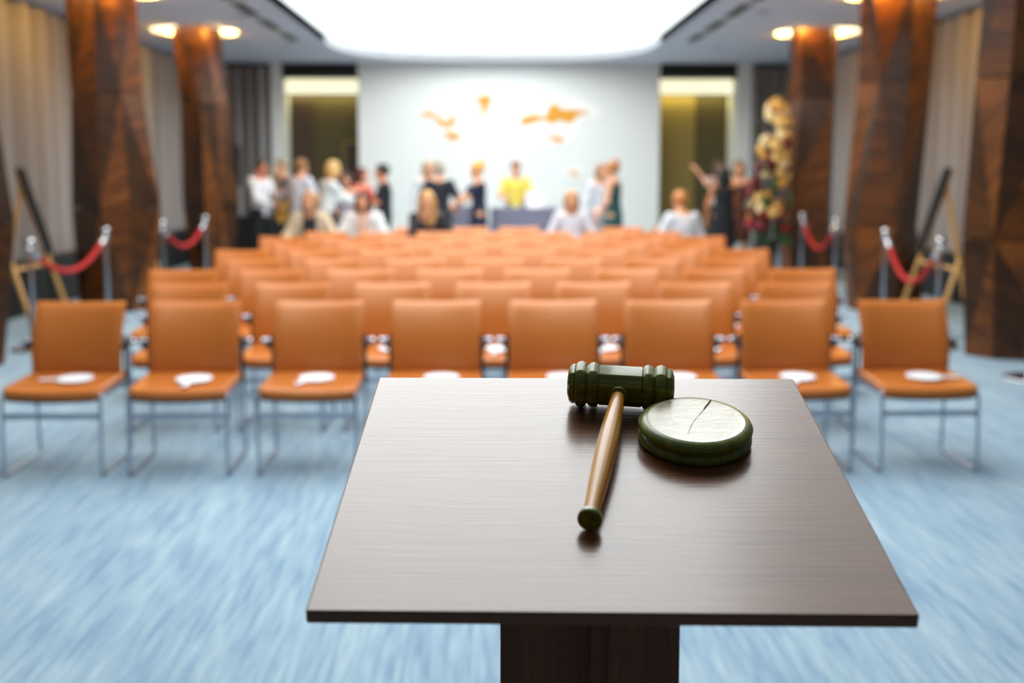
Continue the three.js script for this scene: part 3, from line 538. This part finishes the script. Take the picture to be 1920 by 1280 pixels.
const ell = (x, y, z, [cx, cy, cz], [rx, ry, rz]) => { const a = (x - cx) / rx, b = (y - cy) / ry, c = (z - cz) / rz, l = Math.sqrt(a * a + b * b + c * c); return (l - 1) * Math.min(rx, ry, rz); };
function cap(x, y, z, [a, b, ra, rb, fl]) {   // tapered capsule; fl squeezes it front to back
  const f = fl || 1; z /= f; const az = a[2] / f, bz = b[2] / f, dx = b[0] - a[0], dy = b[1] - a[1], dz = bz - az, px = x - a[0], py = y - a[1], pz = z - az, l = dx * dx + dy * dy + dz * dz;
  const t = l ? clamp((px * dx + py * dy + pz * dz) / l) : 0, ex = px - dx * t, ey = py - dy * t, ez = pz - dz * t; return (Math.sqrt(ex * ex + ey * ey + ez * ez) - (ra + (rb - ra) * t)) * (fl ? 0.85 : 1);
}
const white3 = g => { g.setAttribute('color', new THREE.BufferAttribute(new Float32Array(g.attributes.position.count * 3).fill(1), 3)); return g; };
const tint = (g, c) => { white3(g); const a = g.attributes.color; for (let i = 0; i < a.count; i++) a.setXYZ(i, ...c); return g; };
const headGeo = (() => {
  const g = nets((x, y, z) => {
    let d = ell(x, y, z, [0, 0.03, -0.012], [0.076, 0.092, 0.094]); d = smin(d, ell(x, y, z, [0, -0.038, 0.022], [0.058, 0.082, 0.066]), 0.03); d = smin(d, ell(x, y, z, [0, -0.1, 0.058], [0.028, 0.024, 0.024]), 0.02);
    const ax = Math.abs(x); d = Math.max(d, -ell(ax, y, z, [0.031, 0.008, 0.103], [0.02, 0.014, 0.022])); d = smin(d, cap(x, y, z, [[0, 0.012, 0.084], [0, -0.03, 0.103], 0.009, 0.014]), 0.012);
    d = smin(d, ell(ax, y, z, [0.077, -0.008, -0.004], [0.011, 0.031, 0.018]), 0.008); return smin(d, ell(x, y, z, [0, -0.064, 0.084], [0.024, 0.01, 0.01]), 0.008);
  }, [-0.11, -0.15, -0.13], [0.11, 0.15, 0.14], 0.006); tint(g, [1, 1, 1]);
  const p = g.attributes.position, c = g.attributes.color; for (let i = 0; i < p.count; i++) if (Math.abs(p.getY(i) + 0.064) < 0.01 && Math.abs(p.getX(i)) < 0.026 && p.getZ(i) > 0.07) c.setXYZ(i, 0.8, 0.45, 0.45);
  const parts = [g]; for (const s of [-1, 1]) { parts.push(tint(ball(0.0125, s * 0.031, 0.007, 0.079, 10), [1.3, 1.4, 1.5])); parts.push(tint(ball(0.0065, s * 0.031, 0.007, 0.087, 8), [0.05, 0.05, 0.05])); parts.push(tint(rbox(0.03, 0.006, 0.008, 0.002, s * 0.032, 0.028, 0.083, 1), [0.2, 0.14, 0.1])); }
  return mergeGeometries(parts.map(clean));
})();
function hairGeo(style) {
  return nets((x, y, z) => {
    let d = ell(x, y, z, [0, 0.034, -0.016], [0.090, 0.104, 0.106]); const cut = style === 'short' || style === 'bun' || style === 'cap' ? -0.045 : style === 'bob' ? -0.13 : -0.3;
    if (style === 'bob' || style === 'long') d = smin(d, ell(x, y, z, [0, -0.04, -0.035], [0.104, 0.125, 0.09]), 0.03);
    if (style === 'long') d = smin(d, ell(x, y, z, [0, -0.16, -0.06], [0.115, 0.2, 0.055]), 0.04);
    if (style === 'bun') d = smin(d, ell(x, y, z, [0, 0.115, -0.065], [0.05, 0.045, 0.05]), 0.02);
    d = Math.max(d, -ell(x, y, z, [0, -0.055, 0.115], [0.074, 0.13, 0.105])); if (style === 'short' || style === 'cap') d = Math.max(d, -ell(x, y, z, [0, -0.09, 0.02], [0.2, 0.07, 0.09]));
    return Math.max(d, cut - y);
  }, [-0.15, -0.36, -0.16], [0.15, 0.18, 0.13], 0.007);
}
const hairs = Object.fromEntries(['short', 'bob', 'long', 'bun', 'cap'].map(s => [s, hairGeo(s)]));
const handGeo = (() => {   // runs along -y from the wrist, palm facing +z, thumb towards +x
  const bones = [[[0, 0, 0], [0, -0.03, 0], 0.024, 0.03, 0.55], [[0, -0.03, 0], [0, -0.08, 0.002], 0.03, 0.038, 0.4]];
  for (const [x, l, sp] of [[0.028, 0.07, 0.008], [0.0095, 0.08, 0.002], [-0.0095, 0.074, -0.003], [-0.027, 0.058, -0.009]]) { const k = [x, -0.085, 0.002], m = [x + sp * 0.5, -0.085 - l * 0.5, 0.01], e = [x + sp, -0.085 - l * 0.92, 0.032]; bones.push([k, m, 0.0095, 0.0085], [m, e, 0.0085, 0.007]); }
  bones.push([[0.022, -0.025, 0.006], [0.05, -0.06, 0.016], 0.014, 0.0105], [[0.05, -0.06, 0.016], [0.058, -0.09, 0.026], 0.0105, 0.008]);
  return tint(nets((x, y, z) => bones.reduce((d, b) => smin(d, cap(x, y, z, b), 0.006), 1), [-0.06, -0.185, -0.035], [0.08, 0.035, 0.06], 0.005), [1, 1, 1]);
})();
const matCache = {}; const cloth = (c, r = 0.85) => matCache[c] ??= std({ color: srgb(...c), roughness: r });
const skinMat = c => matCache['skin' + c] ??= std({ color: srgb(...c), roughness: 0.55, vertexColors: true });
function elbowOf(S, W, hint, a = 0.285, b = 0.25) { const d = W.clone().sub(S), l = Math.min(d.length(), a + b - 0.005), n = d.normalize(); W.copy(S).addScaledVector(n, l); const x = (a * a - b * b + l * l) / (2 * l), h = Math.sqrt(Math.max(0, a * a - x * x)), q = hint.clone().addScaledVector(n, -hint.dot(n)).normalize(); return S.clone().addScaledVector(n, x).addScaledVector(q, h); }
const around = (bs, e = 0.06) => { const lo = [9, 9, 9], hi = [-9, -9, -9]; for (const b of bs) for (let i = 0; i < 3; i++) for (const [p, r] of [[b[0], b[2]], [b[1], b[3]]]) { lo[i] = Math.min(lo[i], p[i] - r - e); hi[i] = Math.max(hi[i], p[i] + r + e); } return [lo, hi]; };
function person(o) {
  const s = (o.height ?? 1.7) / 1.7, t = thing('person', o.label, 'person', [X(o.px, o.d) + (o.dx ?? 0), o.y ?? 0, -o.d], (o.face ?? 0) * Math.PI / 180, o.group);
  const fem = o.fem ? 0.92 : 1, ln = o.lean ?? 0, A = v => [v.x, v.y, v.z];
  let hip, chest, neck, head, knee, ank, toe;
  if (o.seat) { hip = V(0, 0.56, -0.13); chest = V(0, 0.88, -0.16 + ln); neck = V(0, 1.03, -0.13 + ln * 1.5); knee = q => V(q * 0.12, 0.53, 0.3); ank = q => V(q * 0.12, 0.09, 0.3); toe = q => V(q * 0.13, 0.035, 0.45); }
  else { hip = V(0, 0.93, 0); chest = V(0, 1.25, ln * 0.5); neck = V(0, 1.41, ln); knee = q => V(q * 0.1, 0.5, 0.02); ank = q => V(q * 0.105, 0.08, -0.02); toe = q => V(q * 0.125, 0.032, 0.14); }
  head = neck.clone().add(V(0, 0.165, 0.03 + ln * 0.3)); const waist = hip.clone().lerp(chest, 0.5);
  const torso = [[A(hip), A(waist), 0.152, 0.132 * fem, 0.72], [A(waist), A(chest), 0.132 * fem, 0.155 * fem, 0.7], [[-0.125 * fem, chest.y + 0.11, chest.z], [0.125 * fem, chest.y + 0.11, chest.z], 0.068, 0.068]];
  const neckB = [A(neck), A(head), 0.056 * fem, 0.052 * fem];
  const arms = [-1, 1].map((q, i) => { const S = V(q * 0.175 * fem, neck.y - 0.03, chest.z * 0.8 + neck.z * 0.2), W = V(...(o.arms?.[i] ?? [q * 0.26, o.seat ? 0.62 : 0.86, o.seat ? 0.12 : 0.06])), E = elbowOf(S, W, V(...(o.hint ?? [q * 0.6, -0.6, -0.7]))); return { S, E, W, q }; });
  const legs = [-1, 1].map(q => ({ H: V(q * 0.088, hip.y - 0.01, hip.z), K: knee(q), N: ank(q), T: toe(q) }));
  const armB = arms.flatMap(a => [[A(a.S), A(a.E), 0.053 * fem, 0.041 * fem], [A(a.E), A(a.W), 0.042 * fem, 0.027 * fem]]), legB = legs.flatMap(l => [[A(l.H), A(l.K), 0.085, 0.055], [A(l.K), A(l.N), 0.056, 0.036]]), footB = legs.map(l => [[l.N.x, 0.045, l.N.z - 0.02], A(l.T), 0.043, 0.032]);
  const reach = Math.max(0.36, ...arms.flatMap(a => [Math.abs(a.W.x), Math.abs(a.W.z), Math.abs(a.E.x)])) + 0.1, hi = Math.max(head.y, ...arms.map(a => a.W.y)) + 0.1, lo3 = [-reach, -0.02, -reach], hi3 = [reach, hi, Math.max(reach, 0.55)], C = 0.02;
  const join = (bs, k) => (x, y, z) => { let d = 1; for (const b of bs) d = smin(d, cap(x, y, z, b), k); return d; };
  const all = [...torso, neckB, ...armB, ...legB, ...footB], parts = [white3(nets(join(all, 0.045), ...around(all), C))];
  const hm = new THREE.Matrix4().makeRotationFromEuler(new THREE.Euler((o.nod ?? 0), (o.look ?? 0) * Math.PI / 180, 0, 'YXZ')).setPosition(head);
  parts.push(headGeo.clone().applyMatrix4(hm));
  for (const a of arms) { const dir = a.W.clone().sub(a.E).normalize(), q = new THREE.Quaternion().setFromUnitVectors(V(0, -1, 0), dir), g = handGeo.clone(); if (a.q > 0) { g.scale(-1, 1, 1); if (g.index) { const ix = g.index.array; for (let i = 0; i < ix.length; i += 3) { const w = ix[i]; ix[i] = ix[i + 1]; ix[i + 1] = w; } } g.computeVertexNormals(); } parts.push(g.rotateY(-a.q * 1.2).applyQuaternion(q).translate(...A(a.W))); }
  const fit = g => s === 1 || o.seat ? g : g.scale(s, s, s);
  obj('body', fit(mergeGeometries(parts.map(clean))), skinMat(o.skin ?? [222, 164, 130]), t);
  const grow = (bs, e) => bs.map(([a, b, ra, rb, f]) => [a, b, ra + e, rb + e, f]);
  const slv = o.sleeve ?? 'long', sleeves = slv === 'none' ? [] : arms.flatMap(a => slv === 'short' ? [[A(a.S), A(a.S.clone().lerp(a.E, 0.72)), 0.062, 0.06]] : [[A(a.S), A(a.E), 0.064 * fem, 0.055 * fem], [A(a.E), A(a.E.clone().lerp(a.W, 0.9)), 0.055 * fem, 0.042]]);
  const shirtF = join([...grow(torso, 0.016), ...sleeves], 0.04), neckY = neck.y - (o.dress ? 0.06 : 0.01), hem = o.seat ? 0.5 : o.dress ? 0.8 : 0.86;
  const topF = (x, y, z) => Math.max(shirtF(x, y, z), y - neckY - Math.abs(x) * 0.25 + (z > 0.02 ? 0.03 : 0), o.dress ? -1 : hem - y);
  if (o.dress) {
    const sk = o.seat ? [[A(hip), [0, 0.52, 0.28], 0.17, 0.16, 0.9]] : [[[0, 0.95, 0], [0, 0.5, 0], 0.17, 0.205, 0.75]], skF = join(sk, 0.03);
    obj('dress', fit(nets((x, y, z) => Math.min(topF(x, y, z), Math.max(skF(x, y, z), (o.seat ? 0.4 : 0.42) - y)), ...around([...grow(torso, 0.016), ...sleeves, ...sk]), C)), cloth(o.top), t);
  } else {
    obj('shirt', fit(nets(topF, ...around([...grow(torso, 0.016), ...sleeves]), C)), cloth(o.top), t);
    const trF = join([...grow(legB, 0.016), [A(hip), A(hip), 0.155, 0.155, 0.74]], 0.04);
    obj('trousers', fit(nets((x, y, z) => Math.max(trF(x, y, z), y - (o.seat ? 0.66 : 0.99), 0.07 - y), ...around([...legB, torso[0]]), C)), cloth(o.legs ?? [28, 30, 36]), t);
  }
  obj('shoes', fit(nets(join(grow(footB, 0.008), 0.01), ...around(footB, 0.04), 0.015)).translate(0, 0.0, 0), cloth([26, 24, 26], 0.4), t);
  obj('hair', fit(hairs[o.hair ?? 'short'].clone().applyMatrix4(hm)), cloth(o.hc ?? [60, 42, 30], 0.6), t);
  if (o.coat) { const cf = join([...grow(torso, 0.03), ...arms.flatMap(a => [[A(a.S), A(a.E), 0.075, 0.068], [A(a.E), A(a.E.clone().lerp(a.W, 0.9)), 0.068, 0.055]])], 0.05); obj('jacket', fit(nets((x, y, z) => Math.max(cf(x, y, z), y - neck.y - 0.02, -Math.max(Math.abs(x) - 0.075 - (neck.y - y) * 0.08, chest.z - 0.02 - z), hem - 0.06 - y), ...around([...grow(torso, 0.04), ...grow(armB, 0.04)]), C)), cloth(o.coat), t); }
  return t;
}
person({ px: 490, d: 16.60, face: 62, height: 1.74, top: [214, 216, 222], legs: [16, 20, 24], hc: [42, 34, 28], skin: [206, 134, 104], arms: [[-0.08, 1.02, 0.30], [0.12, 1.2, 0.32]], label: 'man in white shirt and black trousers playing a golden saxophone' });
person({ px: 534, d: 18.06, face: -40, height: 1.76, top: [110, 112, 122], legs: [60, 62, 72], hc: [150, 136, 116], hair: 'short', label: 'grey haired person in grey top between the saxophone and the alcove' });
person({ px: 566, d: 17.08, face: 140, height: 1.74, top: [208, 210, 226], sleeve: 'short', legs: [150, 160, 174], hc: [136, 98, 58], arms: [[-0.2, 1.05, 0.3], [0.26, 0.86, 0.06]], label: 'person in pale lavender tee with brown hair facing the alcove' });
person({ px: 612, d: 15.74, face: 118, height: 1.70, lean: 0.08, fem: 1, top: [220, 224, 225], legs: [40, 44, 54], hair: 'bob', hc: [204, 164, 102], arms: [[-0.12, 1.12, 0.46], [0.14, 1.08, 0.44]], label: 'woman with blonde bob and white blouse reaching out both arms' });
person({ px: 652, d: 16.72, face: 0, height: 1.53, fem: 1, dress: 1, top: [150, 148, 168], sleeve: 'short', hair: 'long', hc: [48, 34, 30], arms: [[-0.14, 1.05, 0.26], [0.14, 1.05, 0.26]], label: 'short dark haired woman in grey lavender dress facing the chairs' });
person({ px: 679, d: 17.21, face: 60, height: 1.6, fem: 1, top: [206, 66, 52], sleeve: 'short', legs: [46, 40, 52], hair: 'bob', hc: [96, 44, 36], arms: [[-0.1, 1.1, 0.3], [0.16, 1.1, 0.3]], label: 'woman with auburn hair in a red top' });
person({ px: 721, d: 15.99, face: -78, height: 1.66, top: [32, 34, 44], sleeve: 'short', legs: [22, 25, 32], hair: 'cap', hc: [18, 18, 20], skin: [214, 142, 110], arms: [[-0.08, 1.06, 0.32], [0.08, 1.02, 0.34]], label: 'black haired person all in black with forearms raised' });
person({ px: 803, d: 17.45, face: 25, height: 1.72, fem: 1, top: [206, 208, 216], legs: [170, 160, 150], hair: 'bob', hc: [176, 150, 118], label: 'person in white top partly hidden behind the woman in black' });
person({ px: 824, d: 15.86, face: 172, height: 1.70, fem: 1, top: [30, 32, 42], legs: [26, 28, 36], hair: 'bun', hc: [178, 168, 150], sleeve: 'short', arms: [[-0.24, 1.0, 0.2], [0.24, 1.0, 0.2]], label: 'woman in black with greying bun seen from behind' });
person({ px: 898, d: 16.47, face: -80, height: 1.70, fem: 1, dress: 1, top: [36, 38, 62], sleeve: 'short', hair: 'bun', hc: [214, 158, 82], arms: [[-0.06, 1.02, 0.42], [0.08, 1.0, 0.4]], label: 'blonde woman in navy dress holding her forearms out' });
person({ px: 967, d: 18.55, face: 0, height: 1.72, top: [226, 208, 92], sleeve: 'short', legs: [60, 60, 70], hc: [112, 76, 56], arms: [[-0.16, 1.06, 0.3], [0.16, 1.06, 0.3]], label: 'person in yellow shirt behind the grey draped table' });
person({ px: 1126, d: 16.96, face: 20, height: 1.66, fem: 1, top: [206, 208, 216], legs: [190, 190, 204], hair: 'bob', hc: [150, 108, 76], label: 'woman in white top beside the woman in green' });
person({ px: 1150, d: 15.86, face: -115, height: 1.70, fem: 1, dress: 1, top: [30, 82, 84], sleeve: 'none', hair: 'bun', hc: [170, 112, 58], arms: [[-0.2, 1.0, 0.24], [0.22, 0.9, 0.16]], label: 'woman in sleeveless dark green dress with her hair up' });
person({ px: 1347, d: 18.18, face: 20, height: 1.72, fem: 1, top: [196, 198, 204], sleeve: 'short', hc: [70, 50, 40], hair: 'bob', arms: [[-0.44, 1.52, 0.1], [0.26, 0.86, 0.06]], hint: [-0.4, -0.2, 0.6], label: 'person in pale top raising one arm in the brass alcove' });
person({ px: 1358, d: 16.60, face: 168, height: 1.62, fem: 1, dress: 1, top: [14, 18, 24], sleeve: 'none', hair: 'long', hc: [14, 14, 16], skin: [206, 130, 84], arms: [[0.0, 1.25, 0.22], [0.28, 0.86, 0.06]], label: 'woman in black dress with long black hair near the flowers' });
person({ px: 1385, d: 17.33, face: -10, height: 1.72, fem: 1, dress: 1, top: [96, 56, 48], sleeve: 'none', hair: 'bob', hc: [120, 88, 60], label: 'woman in brown dress beside the flower arrangement' });
// seated in the last row
const seatD = chairD(8), seatP = (k, o) => person({ px: VPX, dx: k * 0.648, d: seatD, seat: 1, y: 0, ...o });
seatP(-3.5, { fem: 1, top: [26, 30, 38], sleeve: 'none', coat: [216, 196, 168], hair: 'bob', hc: [176, 128, 84], lean: 0.05, label: 'seated woman in black top with a cream shawl' });
seatP(-2.5, { fem: 1, top: [214, 176, 160], sleeve: 'none', coat: [226, 228, 228], hair: 'long', hc: [84, 40, 34], label: 'seated woman with dark red hair in an open white jacket' });
seatP(-1.25, { fem: 1, top: [42, 44, 50], coat: [46, 48, 54], hair: 'long', hc: [206, 158, 96], lean: 0.1, arms: [[-0.05, 0.95, 0.18], [0.25, 0.62, 0.12]], label: 'seated blonde woman in dark jacket with hand at her chin' });
seatP(1.5, { fem: 1, top: [210, 210, 220], hair: 'bob', hc: [188, 140, 96], label: 'seated woman in white beneath the white Australia' });
seatP(3.5, { top: [218, 223, 232], hair: 'short', hc: [190, 122, 66], face: 200, lean: 0.02, label: 'person in white shirt with ginger hair turned to the end wall' });
// saxophone
{
  const d = 16.42, t = thing('saxophone', 'golden saxophone held by the man in white shirt', 'saxophone', [X(521, d), 0.98, -d], 0.5);
  const body = [], path = new THREE.CatmullRomCurve3([[-0.02, 0.48, 0], [0.0, 0.2, 0.0], [0.01, -0.08, 0], [0.05, -0.17, 0.0], [0.10, -0.13, 0.0], [0.12, 0.02, 0.0], [0.145, 0.12, 0.0]].map(p => V(...p)));
  const rad = [0.012, 0.018, 0.025, 0.032, 0.038, 0.05, 0.075], fr = path.computeFrenetFrames(60), pos = [], idx = [], S = 18;
  for (let i = 0; i <= 60; i++) { const u = i / 60, p = path.getPointAt(u), f = u * 6, k = Math.min(5, Math.floor(f)), r = rad[k] + (rad[k + 1] - rad[k]) * (f - k); for (let j = 0; j <= S; j++) { const a = j / S * Math.PI * 2, q = p.clone().addScaledVector(fr.normals[i], Math.cos(a) * r).addScaledVector(fr.binormals[i], Math.sin(a) * r); pos.push(q.x, q.y, q.z); } }
  for (let i = 0; i < 60; i++) for (let j = 0; j < S; j++) { const a = i * (S + 1) + j, b = a + S + 1; idx.push(a, b, a + 1, b, b + 1, a + 1); }
  const g = new THREE.BufferGeometry(); g.setAttribute('position', new THREE.Float32BufferAttribute(pos, 3)); g.setIndex(idx); g.computeVertexNormals();
  obj('horn', g, M.saxGold, t); obj('neck', tube([[-0.02, 0.47, 0], [-0.025, 0.53, 0], [-0.06, 0.56, 0], [-0.13, 0.55, 0]], 0.011, 20, 10), M.saxGold, t); obj('mouthpiece', rod([-0.12, 0.552, 0], [-0.19, 0.54, 0], 0.014, 0.009), M.black, t);
  for (let i = 0; i < 9; i++) obj('key', new THREE.CylinderGeometry(0.016, 0.016, 0.008, 14).rotateX(Math.PI / 2).translate(-0.005 + i * 0.001, 0.36 - i * 0.05, 0.03), M.saxGold, t);
}
renderer.render(scene, camera);
